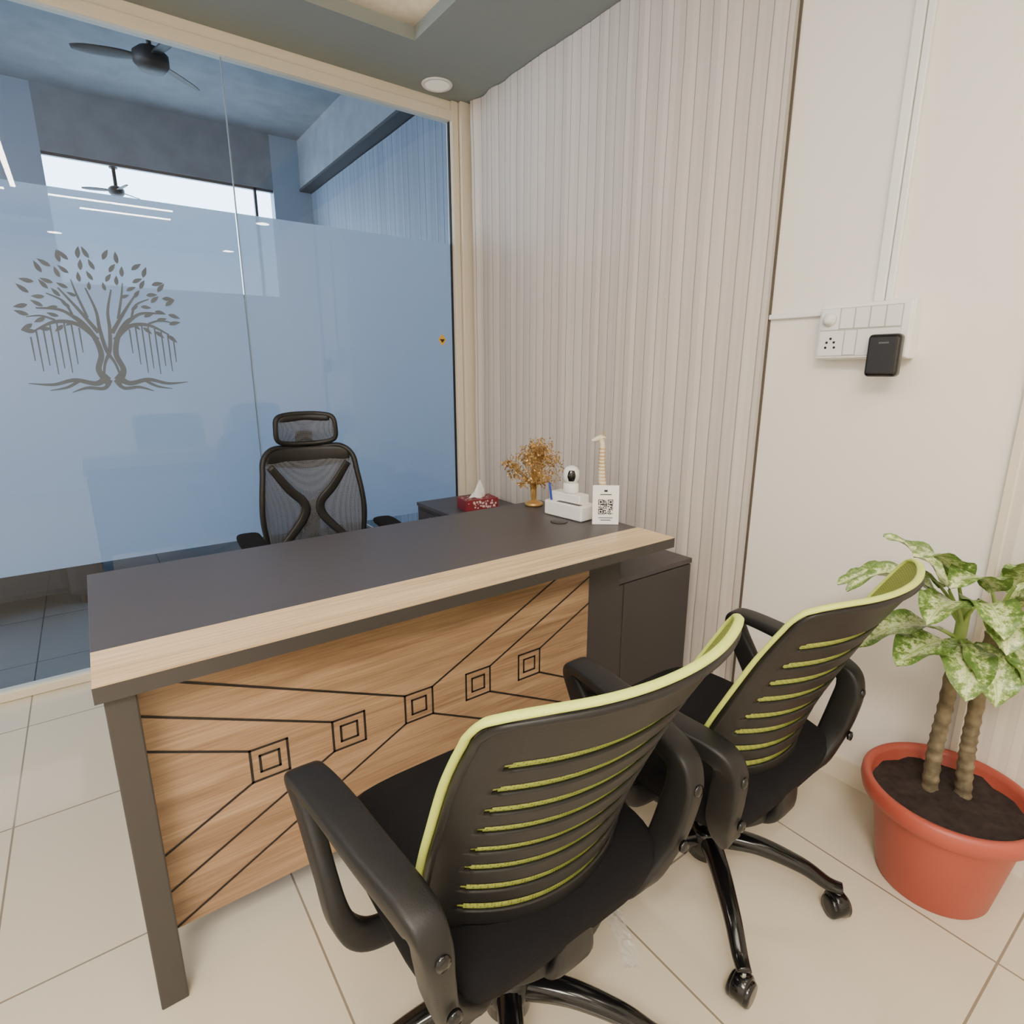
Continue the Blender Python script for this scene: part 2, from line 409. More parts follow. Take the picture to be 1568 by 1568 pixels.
def tree_decal():
    V = []; F = []; cnt = [0]
    def nexty():
        cnt[0] += 1; return -cnt[0]*.000025
    def ribbon(pts, ws, m=8):
        c = catmull([tuple(p)+(w,) for p, w in zip(pts, ws)], m)
        base = len(V); yy = nexty()
        for i in range(len(c)):
            t = Vector((c[min(i+1, len(c)-1)][0]-c[max(i-1, 0)][0], c[min(i+1, len(c)-1)][1]-c[max(i-1, 0)][1]))
            if t.length < 1e-6: t = Vector((0, 1))
            t.normalize(); nx, ny = -t.y, t.x; w = c[i][2]/2
            V.append((c[i][0]+nx*w, yy, c[i][1]+ny*w)); V.append((c[i][0]-nx*w, yy, c[i][1]-ny*w))
        for i in range(len(c)-1):
            a = base+2*i; F.append((a, a+1, a+3, a+2))
    def leaf(x, y, ang, l, w):
        pts = []; n = 7; yy = nexty()
        for k in range(n+1):
            s = k/n; pts.append((s*l, w*math.sin(math.pi*s**.8)))
        for k in range(n-1, 0, -1):
            s = k/n; pts.append((s*l, -w*math.sin(math.pi*s**.8)*.75))
        base = len(V); ca, sa = math.cos(ang), math.sin(ang)
        for (a, b) in pts: V.append((x+a*ca-b*sa, yy, y+a*sa+b*ca))
        F.append(tuple(range(base, base+len(pts)))[::-1])
    for s in (-1, 1):
        ribbon([(s*.06, .10), (s*.15, .28), (s*.09, .50), (s*.14, .74), (s*.27, .95), (s*.4, 1.05)], [.10, .075, .07, .065, .055, .03])
        ribbon([(-s*.10, .2), (-s*.06, .38), (s*.02, .56), (s*.06, .85), (s*.07, 1.1), (s*.15, 1.4)], [.03, .035, .05, .045, .035, .02])
        ribbon([(s*.10, .70), (s*.3, .9), (s*.55, .93), (s*.8, .80)], [.06, .055, .045, .02])
        ribbon([(s*.2, .86), (s*.45, 1.08), (s*.74, 1.1)], [.05, .04, .02])
        ribbon([(s*.08, .8), (s*.28, 1.12), (s*.46, 1.38)], [.055, .04, .02])
        ribbon([(s*.34, 1.0), (s*.42, 1.2), (s*.6, 1.30)], [.03, .03, .015])
        ribbon([(s*.55, .95), (s*.7, 1.0), (s*.86, .98)], [.03, .025, .012])
        ribbon([(s*.18, 1.0), (s*.26, 1.3), (s*.3, 1.5)], [.035, .028, .012])
        ribbon([(s*.05, .20), (s*.2, .09), (s*.45, .14), (s*.7, .08), (s*.97, .1)], [.10, .07, .055, .04, .01])
        ribbon([(s*.03, .14), (s*.12, .02), (s*.32, .03), (s*.5, -.03)], [.06, .05, .04, .01])
        ribbon([(s*.4, .13), (s*.55, .04), (s*.75, .0)], [.045, .035, .01])
        for k, (xx, t, b) in enumerate([(.3, .86, .52), (.38, .9, .36), (.46, .92, .24), (.54, .92, .3), (.62, .9, .22), (.7, .86, .34), (.78, .8, .26), (.85, .72, .4)]):
            ribbon([(s*xx, t), (s*xx, (t+b)/2), (s*xx, b)], [.020, .018, .012], 2)
    for (r, n, l, w) in ((.85, 23, .165, .034), (.68, 19, .15, .032), (.52, 14, .14, .030), (.38, 8, .12, .027)):
        for k in range(n):
            a = math.radians(-20+220*k/(n-1)); a += .06*math.sin(k*7)
            cx = .97*r*math.cos(a); cy = 1.05+.88*r*math.sin(a)
            leaf(cx, cy, a+.38*(1 if k % 2 else -1), l, w)
    sc = .272
    V2 = [(v[0]*sc, v[1], v[2]*sc) for v in V]
    return obj('tree_wall_decal', V2, F, m_decal, None, False, (.105, GY-.0015, 1.205))
tree_decal()
st = obj('diamond_warning_sticker', [(0, 0, -.032), (.024, 0, 0), (0, 0, .032), (-.024, 0, 0), (0, -.001, -.016), (.016, -.001, 0.004), (-.016, -.001, .004)],
         [(0, 1, 2, 3), (4, 5, 6)], [m_yellow, m_groove], None, False, (1.615, GY-.003, 1.44))
st.data.polygons[1].material_index = 1

# ================================================================= BACK ROOM
box('wall_backroom_left', LX-2.5, LX-2.4, GY+.05, FY, 0, 3.2, m_backwall)
box('wall_backroom_front', LX-2.4, LX-.01, GY-.04, GY+.05, 0, 3.2, m_backwall)
box('ceiling_backroom', LX-2.5, RX, GY+.05, FY+.1, 3.1, 3.2, m_backceil)
WX0, WX1, WZ0, WZ1 = .0, 1.48, 1.85, 2.70
box('wall_far_1', LX-2.4, WX0, FY, FY+.1, 0, 3.1, m_backwall)
box('wall_far_2', WX1, RX, FY, FY+.1, 0, 3.1, m_backwall)
box('wall_far_3', WX0, WX1, FY, FY+.1, WZ1, 3.1, m_backceil)
box('wall_far_4', WX0, WX1, FY, FY+.1, 0, WZ0, m_backwall)
w1 = empty('window_1', (WX0, FY, WZ0))
box('frame_sill', 0, WX1-WX0, .01, .04, 0, .03, m_dark, w1)
box('frame_head', 0, WX1-WX0, .01, .04, WZ1-WZ0-.02, WZ1-WZ0, m_dark, w1)
box('mullion', 1.33, 1.35, .01, .04, 0, WZ1-WZ0, m_dark, w1)
box('beam_backroom', RX-.10, RX-.001, GY+.14, FY-.001, 2.74, 3.099, m_backceil)
box('beam_shadow_strip', RX-.11, RX-.001, GY+.14, FY-.001, 2.72, 2.739, m_darkfront)  # solid charcoal strip paints the shadow line under the beam
curtain('striped_panel_backroom', GY+.15, FY-.02, .02, 2.715, RX, m_stripeblue, .001, 2, .018, 0)
IMR = math.radians(-36.2)
def fan(name, x, y, z, r, rot, ztop):
    e = empty(name, (x, y, z)); q = r/.4
    lathe('motor', [(.02*q, -.07*q), (.07*q, -.06*q), (.095*q, -.03*q), (.095*q, .02*q), (.06*q, .05*q), (.02*q, .06*q)], m_groove, e)
    lathe('canopy', [(.05*q, ztop-z-.05*q), (.055*q, ztop-z-.001)], m_groove, e)
    lathe('rod', [(.012, .05*q), (.012, ztop-z-.04*q)], m_groove, e, 12)
    for k in range(3):
        a = rot+k*2*math.pi/3; d = Vector((math.cos(a), math.sin(a), 0)); s = Vector((-d.y, d.x, .25)).normalized()
        V, F = sweep_data([d*.06*q, d*r*.4, d*r*.8, d*r], [(.05*q, .008), (.085*q, .006), (.08*q, .006), (.04*q, .006)], s, 5, 8)
        obj('blade_%d' % (k+1), V, F, m_groove, e, True)
fan('ceiling_fan', .56, 4.12, 2.94, .37, IMR+math.radians(80), 3.1)
fan('ceiling_fan', .40, 5.35, 2.53, .21, IMR+math.radians(80), 2.70)
be = empty('office_sofa', (-1.1, 4.2, 0))
box('seat', -.9, .9, -.35, .35, .08, .42, m_sofa, be, .04)
box('backrest', -.9, .9, .25, .42, .3, .82, m_sofa, be, .05)
box('arm_left', -1.05, -.88, -.35, .42, .05, .6, m_sofa, be, .04)
box('arm_right', .88, 1.05, -.35, .42, .05, .6, m_sofa, be, .04)
for i, (a, b) in enumerate([(-.95, -.3), (.95, -.3), (-.95, .35), (.95, .35)]):
    lathe('foot_%d' % i, [(.02, 0), (.025, .09)], m_black, be, 12, (a, b, 0))

# ================================================================= LIGHTS
def led(name, x0, x1, y0, y1):
    e = empty(name, ((x0+x1)/2, (y0+y1)/2, 2.60))
    hx, hy = (x1-x0)/2, (y1-y0)/2
    box('housing', -hx-.004, hx+.004, -hy-.004, hy+.004, .004, .045, m_pw, e)
    box('diffuser', -hx, hx, -hy, hy, -.002, .004, m_led, e)
    if hx > hy: pts = [(-hx*.8, 0), (hx*.8, 0)]
    else: pts = [(0, -hy*.8), (0, hy*.8)]
    for i, (a, b) in enumerate(pts): box('hanger_%d' % i, a-.006, a+.006, b-.006, b+.006, .045, .16, m_chrome, e)
led('linear_led_light', -.215, -.185, -.27, 1.75)
led('linear_led_light', 0, .84, -.385, -.355)
led('linear_led_light', .2, .86, -.715, -.685)
led('linear_led_light', -1.1, -.26, -.385, -.355)
def downlight(x, y, on):
    e = empty('recessed_downlight', (x, y, CH))
    lathe('trim_ring', [(.056, -.001), (.058, -.006), (.07, -.006), (.074, -.001)], m_pw, e)
    lathe('diffuser', [(.057, -.001), (.057, -.004)], m_downfill if on else m_down, e)
downlight(1.554, 2.722, False)
for (x, y) in ((1.554, -1.85), (-2.0, -1.85), (-2.0, .4), (.0, -1.85), (1.554, -.3)): downlight(x, y, True)  # unseen downlights, added to give the room soft light

def area(name, loc, rot, sx, sy, power, colr):
    l = bpy.data.lights.new(name, 'AREA'); l.shape = 'RECTANGLE'; l.size = sx; l.size_y = sy; l.energy = power; l.color = colr
    o = bpy.data.objects.new(name, l); COL.objects.link(o); o.location = loc; o.rotation_euler = rot; return o
area('backroom_daylight_fill', (LX-2.35, 4.1, 1.7), (0, math.radians(-90), 0), 2.2, 2.2, 330, (.76, .88, 1.0))  # added area light standing in for daylight; no window on this side
area('tray_fill_light', (-1.02, -.95, 2.73), (0, 0, 0), .95, .85, 110, (1.0, .92, .81))  # unseen fill light added to brighten the room

w = bpy.data.worlds.new('World'); scene.world = w; w.use_nodes = True
w.node_tree.nodes['Background'].inputs[0].default_value = (.62, .82, 1, 1)
w.node_tree.nodes['Background'].inputs[1].default_value = 8

# ================================================================= DESK
dk = empty('office_desk', (-.06, 1.14, 0))
DL = 1.55; DD = .70
box('top_slab', 0, DL, 0, DD, .718, .75, m_dark, dk, .0015, 1)
box('oak_strip', .0005, DL-.0005, -.001, .155, .7485, .7515, m_woodlight, dk)
box('front_edge', .0, DL, -.0025, .0, .718, .7490, m_metal, dk)
box('leg_front', .012, .062, .012, .062, 0, .718, m_metal, dk, .003)
box('leg_back', .012, .062, DD-.062, DD-.012, 0, .718, m_metal, dk, .003)
box('side_rail', .012, .062, .062, DD-.062, .67, .718, m_metal, dk)
box('front_rail', .062, 1.43, .115, .15, .69, .718, m_metal, dk)
box('back_rail', .062, 1.43, DD-.06, DD-.02, .68, .718, m_metal, dk)
PY = 1.235-1.14
box('modesty_panel', .062, 1.265, PY, PY+.018, .10, .717, m_wood, dk)
box('end_panel', 1.265, 1.415, PY+.01, PY+.03, .10, .717, m_darkfront, dk)
box('support_block', 1.37, 1.50, .18, .62, .601, .718, m_darkfront, dk, .002)
def grooves():
    V = []; F = []
    def line(a, b, w=.0056):
        a = Vector(a); b = Vector(b); t = (b-a).normalized(); n = Vector((-t.y, t.x))*w/2; k = len(V)
        a = a-t*w*.4; b = b+t*w*.4
        for p in (a+n, a-n, b-n, b+n): V.append((p.x, PY-.0012, p.y))
        F.append((k, k+1, k+2, k+3))
    cx = [.225, .41, .60, .785, .967]; cz = .423; off = .06
    def P(x, z): return (x+off, z)
    X0, X1, Z0, Z1 = .003, 1.205, .102, .715
    for c in cx:
        for h in (.040, .0205):
            q = [P(c-h, cz-h), P(c+h, cz-h), P(c+h, cz+h), P(c-h, cz+h)]
            for a, b in zip(q, q[1:]+q[:1]): line(a, b)
    def ray(x, z, dx, dz):
        ts = []
        if dx: ts.append(((X1 if dx > 0 else X0)-x)/dx)
        if dz: ts.append(((Z1 if dz > 0 else Z0)-z)/dz)
        t = min(ts); line(P(x, z), P(x+dx*t, z+dz*t))
    h = .040
    for c in cx[:3]:
        ray(c-h, cz+h, -1, .43); ray(c-h, cz-h, -1, -.50)
    for c in cx[2:]:
        ray(c+h, cz+h, 1, .49); ray(c+h, cz-h, 1, -.50)
    obj('groove_pattern', V, F, m_groove, dk)
grooves()
lathe('cable_grommet', [(.0, .0), (.03, 0), (.032, .003), (.026, .004), (.0, .004)], m_metal, dk, 32, (1.38, .375, .7500))

cb = empty('side_cabinet', (1.355, 1.25, 0))
box('carcass', 0, .39, .018, 1.45, .05, .582, m_darkfront, cb, .002)
box('top', -.004, .394, .0, 1.455, .582, .60, m_dark, cb, .0015)
box('plinth', .02, .37, .05, 1.43, .0, .05, m_groove, cb)
box('front_door', .03, .388, -.0, .017, .055, .578, m_darkfront, cb, .002)
box('front_stile', .0, .027, -.0, .017, .055, .578, m_darkfront, cb, .002)
for i in range(3):
    box('drawer_%d' % i, -.014, -.001, 1.0, 1.42, .07+i*.17, .225+i*.17, m_darkfront, cb, .002)
    box('drawer_handle_%d' % i, -.024, -.014, 1.13, 1.29, .20+i*.17, .212+i*.17, m_metal, cb, .002)

# ================================================================= VISITOR CHAIRS
def base5(e, rot, r=.30, zs=0):
    lathe('gas_lift', [(.026, .12), (.026, .24), (.015, .242), (.015, .37)], m_blackgloss, e, 24)
    lathe('hub', [(.03, .075), (.045, .08), (.048, .15), (.035, .165)], m_blackgloss, e, 32)
    for k in range(5):
        a = rot+k*2*math.pi/5; d = Vector((math.cos(a), math.sin(a), 0)); s = Vector((-d.y, d.x, 0)); z = Vector((0, 0, 1))
        V, F = sweep_data([d*.03+z*.13, d*.12+z*.135, d*.22+z*.112, d*(r-.02)+z*.082, d*(r+.012)+z*.078],
                          [(.05, .05), (.045, .04), (.038, .032), (.034, .026), (.03, .02)], s, 6, 12, 2.6)
        obj('base_leg_%d' % (k+1), V, F, m_blackgloss, e, True)
        c = d*(r+.006)
        sw = a+random.uniform(.4, 2.2); ax = Vector((math.cos(sw), math.sin(sw), 0))
        lathe('caster_stem_%d' % (k+1), [(.007, .045), (.007, .075)], m_chrome, e, 12, c)
        for q, sg in enumerate((-1, 1)):
            lathe('caster_wheel_%d_%d' % (k+1, q), [(.012, -.010), (.024, -.010), (.027, -.006), (.027, .006), (.024, .010), (.012, .010)],
                  m_blackgloss, e, 24, c+ax*.0135*sg+Vector((0, 0, .027)), True, ax)
        lathe('caster_hood_%d' % (k+1), [(.016, -.016), (.027, -.016), (.030, -.012), (.030, .012), (.027, .016), (.016, .016)], m_blackgloss, e, 24, c+Vector((0, 0, .0335)), True, ax)

def rounded_slab(name, hx, hy, z0, z1, r, mat, e, cy=0, dome=.012, power=3.6):
    n = 48; V = []; F = []
    rings = [(.90, z0), (.975, z0+.012), (1.0, (z0+z1)/2), (.985, z1-.014), (.93, z1-.002), (.7, z1+dome*.5), (.35, z1+dome), (.02, z1+dome)]
    for (s, z) in rings:
        for i in range(n):
            a = 2*math.pi*i/n; ca, sa = math.cos(a), math.sin(a)
            V.append((hx*s*math.copysign(abs(ca)**(2/power), ca), cy+hy*s*math.copysign(abs(sa)**(2/power), sa), z))
    for j in range(len(rings)-1):
        for i in range(n):
            k = (i+1) % n; F.append((j*n+i, j*n+k, (j+1)*n+k, (j+1)*n+i))
    F.append(tuple(range(n))[::-1]); F.append(tuple((len(rings)-1)*n+i for i in range(n)))
    return obj(name, V, F, mat, e, True)

PROF = [(.34, -.165), (.42, -.160), (.50, -.165), (.60, -.190), (.70, -.228), (.80, -.270), (.86, -.300), (.94, -.345)]
WID = [(.34, .175), (.38, .196), (.44, .208), (.52, .213), (.60, .216), (.72, .222), (.84, .228), (.94, .224)]
BOW = [(.34, .06), (.45, .088), (.6, .088), (.8, .075), (.94, .07)]
ZB, ZT = .345, .938
def backpt(u, v, dz, off=0.0, grow=0.0, zb=ZB, zt=ZT):
    ztu = zt+grow-.020*abs(u)**10
    zb2 = zb+.03*abs(u)**3*(1 if zb == ZB else 0)
    z = zb2+v*(ztu-zb2)
    x = (interp(WID, z)+grow)*u
    y = interp(PROF, z)+interp(BOW, z)*abs(u)**2.1+off
    return Vector((x, y, z-dz))

def visitor_chair(loc, rz, dz, baserot):
    e = empty('mesh_office_chair', loc, rz)
    base5(e, baserot)
    rounded_slab('seat_cushion', .24, .235, .40-dz, .475-dz, .05, m_fabric, e, .04, .012, 5)
    rounded_slab('seat_pan', .215, .215, .375-dz, .405-dz, .05, m_black, e, .04, 0, 5)
    box('tilt_mechanism', -.07, .07, -.12, .12, .325-dz, .378-dz, m_black, e, .012)
    sweep('tilt_lever', [(.06, .03, .35-dz), (.16, .04, .348-dz), (.25, .05, .343-dz)], (.012, .012), m_black, e, (0, 0, 1), 4, 8)
    sweep('back_bracket', [(0, -.08, .345-dz), (0, -.14, .34-dz), (0, -.178, .37-dz), (0, -.182, .46-dz)], [(.09, .03), (.09, .028), (.08, .026), (.06, .014)], m_black, e, (1, 0, 0), 6, 12, 4)
    nu, nv = 60, 180; V = []; F = []
    for j in range(nv+1):
        for i in range(nu+1):
            V.append(backpt(-1+2*i/nu, j/nv, dz))
    hole = set()
    for s in range(9):
        zc = .845-.0475*s
        jc = round((zc-ZB)/(ZT-ZB)*nv)
        lim = .80
        for j in range(jc-3, jc+3):
            for i in range(nu):
                u = -1+2*(i+.5)/nu
                l2 = lim-(.035 if j in (jc-3, jc+2) else 0)
                if abs(u) < l2: hole.add((i, j))
    for j in range(nv):
        for i in range(nu):
            if (i, j) in hole: continue
            a = j*(nu+1)+i; F.append((a, a+1, a+nu+2, a+nu+1))
    sh = obj('back_shell', V, F, m_black, e, True)
    md = sh.modifiers.new('s', 'SOLIDIFY'); md.thickness = .005; md.offset = 0
    nu, nv = 30, 40; V = []; F = []
    for j in range(nv+1):
        for i in range(nu+1):
            V.append(backpt(-1+2*i/nu, j/nv, dz, .007, .004, .40))
    for j in range(nv):
        for i in range(nu):
            a = j*(nu+1)+i; F.append((a, a+1, a+nu+2, a+nu+1))
    obj('back_mesh', V, F, m_green, e, True)
    pts = [backpt(-1, v, dz, .005, .004, .40) for v in [0, .1, .2, .3, .4, .5, .6, .7, .8, .88, .94, .975]]
    pts += [backpt(u, 1, dz, .005, .005, .40) for u in [-.97, -.92, -.85, -.7, -.5, -.3, -.1, .1, .3, .5, .7, .85, .92, .97]]
    pts += [backpt(1, v, dz, .005, .004, .40) for v in [.975, .94, .88, .8, .7, .6, .5, .4, .3, .2, .1, 0]]
    sweep('mesh_piping', pts, (.009, .014), m_lime, e, (.01, 0, 1), 3, 10)
    pts2 = [backpt(-.985, v, dz, -.003, 0) for v in [0, .1, .2, .3, .4, .5, .6, .7, .8, .88, .94, .97]]
    pts2 += [backpt(u, .99, dz, -.003, 0) for u in [-.95, -.88, -.7, -.5, -.25, 0, .25, .5, .7, .88, .95]]
    pts2 += [backpt(.985, v, dz, -.003, 0) for v in [.97, .94, .88, .8, .7, .6, .5, .4, .3, .2, .1, 0]]
    sweep('shell_rim', pts2, (.011, .011), m_black, e, (0, .3, 1), 3, 10)
    for sg, nm in ((-1, 'left'), (1, 'right')):
        pts = [(.10, -.09, .355), (.18, -.15, .38), (.228, -.165, .45), (.245, -.180, .53), (.252, -.185, .590), (.260, -.160, .620),
               (.276, -.06, .636), (.288, .04, .645), (.298, .125, .644), (.302, .155, .628), (.303, .140, .580), (.300, .085, .495), (.292, .05, .432), (.262, .035, .393), (.20, .03, .383), (.12, .03, .38)]
        sz = [(.05, .025), (.055, .035), (.040, .058), (.040, .062), (.046, .055), (.054, .042), (.060, .032), (.062, .028), (.060, .028), (.056, .036),
              (.036, .056), (.030, .060), (.036, .052), (.045, .030), (.045, .025), (.045, .02)]
        pts = [(sg*a, b, c-dz) for a, b, c in pts]
        sweep('armrest_'+nm, pts, sz, m_black, e, (1, 0, 0), 7, 20, 5.0)
        for q, (yy, zz, xx) in enumerate(((-.209, .58, .250), (-.203, .47, .232))):
            lathe('screw_%s_%d' % (nm, q), [(.011, 0), (.011, .006), (.004, .008)], m_blackgloss, e, 16, (sg*xx, yy-.002, zz-dz), True, (0, -1, .1))
    return e
visitor_chair((.505, .705, 0), 0.0, 0.0, math.radians(23))
visitor_chair((1.13, .70, 0), 0.02, .040, math.radians(-54-5))

def wrap():
    V = []; F = []; nx, ny = 16, 8
    for j in range(ny+1):
        for i in range(nx+1):
            x = -.07+.14*i/nx; y = -.02+.04*j/ny
            V.append((x, y+.01*math.sin(x*30), .004+.012*abs(noise.noise(Vector((x*45, y*60, 2))))))
    for j in range(ny):
        for i in range(nx):
            a = j*(nx+1)+i; F.append((a, a+1, a+nx+2, a+nx+1))
    m = bpy.data.materials.new('clear_plastic_film'); m.use_nodes = True
    nt = m.node_tree; N = nt.nodes; b = N['Principled BSDF']; b.inputs['Base Color'].default_value = (.9, .9, .9, 1)
    b.inputs['Roughness'].default_value = .12; b.inputs['Alpha'].default_value = .3
    o = obj('plastic_wrap_scrap', V, F, m, None, False, (.83, .70, 0)); o.rotation_euler = (0, 0, .9)
wrap()

# ================================================================= EXECUTIVE CHAIR
def exec_chair(loc, rz):
    e = empty('executive_office_chair', loc, rz)
    base5(e, .3)
    rounded_slab('seat_cushion', .25, .24, .43, .50, .05, m_fabric, e, .03)
    rounded_slab('seat_pan', .23, .22, .40, .435, .05, m_black, e, .03, 0)
    box('tilt_mechanism', -.08, .08, -.14, .12, .35, .402, m_black, e, .012)
    W = [(.50, .17), (.58, .192), (.68, .205), (.78, .200), (.88, .186), (.93, .178), (.965, .160)]
    def bp(u, z, off=0):
        return Vector((interp(W, z)*u, -.22-.10*(z-.5)+.035*math.sin((z-.5)*6)+.05*u*u+off, z))
    loop = [bp(-1, z) for z in (.54, .62, .70, .78, .86, .93)]+[bp(u, .968) for u in (-.85, -.4, 0, .4, .85)]+[bp(1, z) for z in (.93, .86, .78, .70, .62, .54)]+[bp(u, .51) for u in (.6, 0, -.6)]
    sweep('back_frame', loop, (.028, .022), m_black, e, (0, 1, 0), 5, 12, 2.5, True)
    sweep('top_yoke', [bp(-.95, .935), bp(-.5, .93), bp(0, .925), bp(.5, .93), bp(.95, .935)], [(.02, .06), (.02, .085), (.02, .095), (.02, .085), (.02, .06)], m_black, e, (0, 1, 0), 5, 12, 3)
    nu, nv = 20, 30; V = []; F = []
    for j in range(nv+1):
        for i in range(nu+1): V.append(bp(-1+2*i/nu, .515+.45*j/nv, .006))
    for j in range(nv):
        for i in range(nu):
            a = j*(nu+1)+i; F.append((a, a+1, a+nu+2, a+nu+1))
    obj('back_mesh', V, F, m_bmesh, e, True)
    # cross braces stand proud of the mesh on both faces so they read from the front
    for sg in (-1, 1):
        for q, off in enumerate((-.015, .009)):
            sweep('cross_brace_%d_%d' % (sg+1, q), [bp(sg*.85, .90, off), bp(sg*.45, .80, off), bp(sg*.16, .735, off), bp(sg*.22, .67, off), bp(sg*.7, .57, off)],
                  [(.03, .010)]+[(.036, .010)]*3+[(.03, .010)], m_black, e, (1, 0, .3), 6, 10, 3)
    sweep('spine', [(0, -.1, .37), (0, -.2, .38), (0, -.27, .46), (0, -.262, .60), (0, -.262, .735)], [(.08, .03), (.08, .03), (.06, .03), (.07, .02), (.075, .014)], m_black, e, (1, 0, 0), 6, 12, 3)
    sweep('headrest_post', [(0, -.272, .93), (0, -.285, .98), (0, -.262, 1.03)], (.07, .016), m_black, e, (1, 0, 0), 5, 10, 3)
    hr = [(-.112, -.215, 1.0), (-.118, -.21, 1.05), (-.108, -.218, 1.092), (-.06, -.238, 1.104), (0, -.243, 1.106), (.06, -.238, 1.104), (.108, -.218, 1.092), (.118, -.21, 1.05), (.112, -.215, 1.0), (.06, -.235, .985), (0, -.24, .983), (-.06, -.235, .985)]
    sweep('headrest_frame', hr, (.022, .020), m_black, e, (0, 1, 0), 5, 10, 2.5, True)
    sweep('headrest_band', [(-.1, -.222, 1.085), (0, -.242, 1.092), (.1, -.222, 1.085)], (.02, .03), m_black, e, (0, 1, 0), 5, 10, 2.5)
    V = []; F = []
    for j in range(9):
        for i in range(17):
            u = -1+2*i/16; V.append((.112*u, -.24+.028*u*u+.01*math.sin(math.pi*j/8), .99+.108*j/8))
    for j in range(8):
        for i in range(16):
            a = j*17+i; F.append((a, a+1, a+18, a+17))
    obj('headrest_mesh', V, F, m_bmesh, e, True)
    for sg, nm in ((-1, 'left'), (1, 'right')):
        sweep('arm_post_'+nm, [(sg*.14, -.02, .39), (sg*.23, -.03, .40), (sg*.262, -.03, .47), (sg*.265, -.02, .63)], [(.05, .025), (.05, .03), (.03, .06), (.03, .05)], m_black, e, (.2, 1, 0), 6, 12, 3)
        sweep('arm_pad_'+nm, [(sg*.27, -.13, .645), (sg*.27, -.11, .648), (sg*.268, 0, .65), (sg*.262, .10, .65), (sg*.26, .125, .645)], [(.06, .02), (.085, .028), (.09, .03), (.085, .028), (.06, .02)], m_fabric, e, (1, 0, 0), 6, 14, 3)
exec_chair((.70, 2.215, 0), math.radians(180-6))

# ================================================================= DESK PROPS
DT = .7516
def gold_tree(loc):
    e = empty('gold_wire_tree_ornament', loc)
    lathe('base', [(.0, 0), (.036, 0), (.038, .006), (.03, .014), (.012, .02), (0, .02)], m_gold, e, 24)
    V = []; F = []
    def add(v, f):
        k = len(V); V.extend(v); F.extend([tuple(k+i for i in q) for q in f])
    tips = []
    for k in range(60):
        a = random.uniform(0, 2*math.pi); el = random.uniform(-.55, 1.5)
        r = random.uniform(.085, .130)
        tip = Vector((math.cos(a)*math.cos(el)*r*1.05, math.sin(a)*math.cos(el)*r*.85, .148+math.sin(el)*r*.85))
        mid = Vector((tip.x*.35, tip.y*.35, .09+.3*(tip.z-.09)))
        b = Vector((random.uniform(-.006, .006), random.uniform(-.006, .006), .015))
        v, f = sweep_data([b, Vector((b.x*1.5, b.y*1.5, .06)), mid, tip], [(.005, .005), (.005, .005), (.003, .003), (.0015, .0015)], (1, .2, 0), 4, 6); add(v, f)
        tips.append((mid, tip))
    for k in range(1900):
        m, t = random.choice(tips)
        p = m.lerp(t, random.uniform(.6, 1.06))+Vector([random.gauss(0, .012) for _ in range(3)])
        n = Vector([random.gauss(0, 1) for _ in range(3)]).normalized(); u = n.orthogonal().normalized(); w_ = n.cross(u)
        s = random.uniform(.004, .0068)
        add([p+u*s, p+w_*s*.7+n*.0012, p-u*s, p-w_*s*.7+n*.0012], [(0, 1, 2, 3)])
    obj('branches_and_leaves', V, F, m_gold, e)
gold_tree((1.408, 1.775, DT))

ob = empty('white_desk_organiser', (1.405, 1.560, DT), math.radians(6))
box('body', -.045, .045, -.10, .085, 0, .055, m_pw, ob, .006, 3)
box('raised_back', -.01, .045, -.06, .085, .05, .085, m_pw, ob, .005, 3)
box('slot', -.035, -.018, -.08, .03, .054, .0565, m_darkfront, ob)
sweep('pen', [(-.03, .06, .05), (-.035, .068, .12)], (.008, .008), m_blue, ob, (1, 0, 0), 3, 8)
sc = empty('security_camera', (1.422, 1.570, DT+.0855), math.radians(-40))
lathe('foot', [(0, 0), (.028, 0), (.03, .004), (.03, .03), (.027, .036), (0, .036)], m_pw, sc, 32)
lathe('head', [(.001, .034), (.022, .036), (.029, .05), (.031, .065), (.029, .082), (.022, .094), (.010, .1), (.001, .101)], m_pw, sc, 32)
V, F = sweep_data([(.0, -.0275, .047), (.0, -.0325, .066), (0, -.0275, .086)], [(.02, .006), (.03, .006), (.02, .006)], (1, 0, 0), 5, 12)
obj('face_plate', V, F, m_blackgloss, sc, True)
lathe('lens', [(.001, 0), (.007, 0), (.006, .002), (.001, .002)], m_metal, sc, 20, (0, -.0345, .07), True, (0, -1, 0))

qr = empty('qr_code_stand', (1.424, 1.388, DT), math.radians(-38))
def tiltbox(name, *a, **k):
    o = box(name, *a, **k); o.rotation_euler = (math.radians(-7), 0, 0); return o
tiltbox('card', -.046, .046, 0, .003, 0, .138, m_paper, qr)
box('rear_foot', -.03, .03, .002, .020, 0, .003, m_pw, qr)
V = []; F = []
random.seed(11)
nq = 21; s = .052/nq
def qcell(i, j):
    for (a, b) in ((0, 0), (nq-7, 0), (0, nq-7)):
        if a <= i < a+7 and b <= j < b+7:
            x, y = i-a, j-b
            return x in (0, 6) or y in (0, 6) or (2 <= x <= 4 and 2 <= y <= 4)
    return random.random() < .5
for i in range(nq):
    for j in range(nq):
        if qcell(i, j):
            k = len(V); x = -.026+i*s; z = .088-j*s
            V += [(x, -.0006, z-s), (x+s, -.0006, z-s), (x+s, -.0006, z), (x, -.0006, z)]; F.append((k, k+1, k+2, k+3))
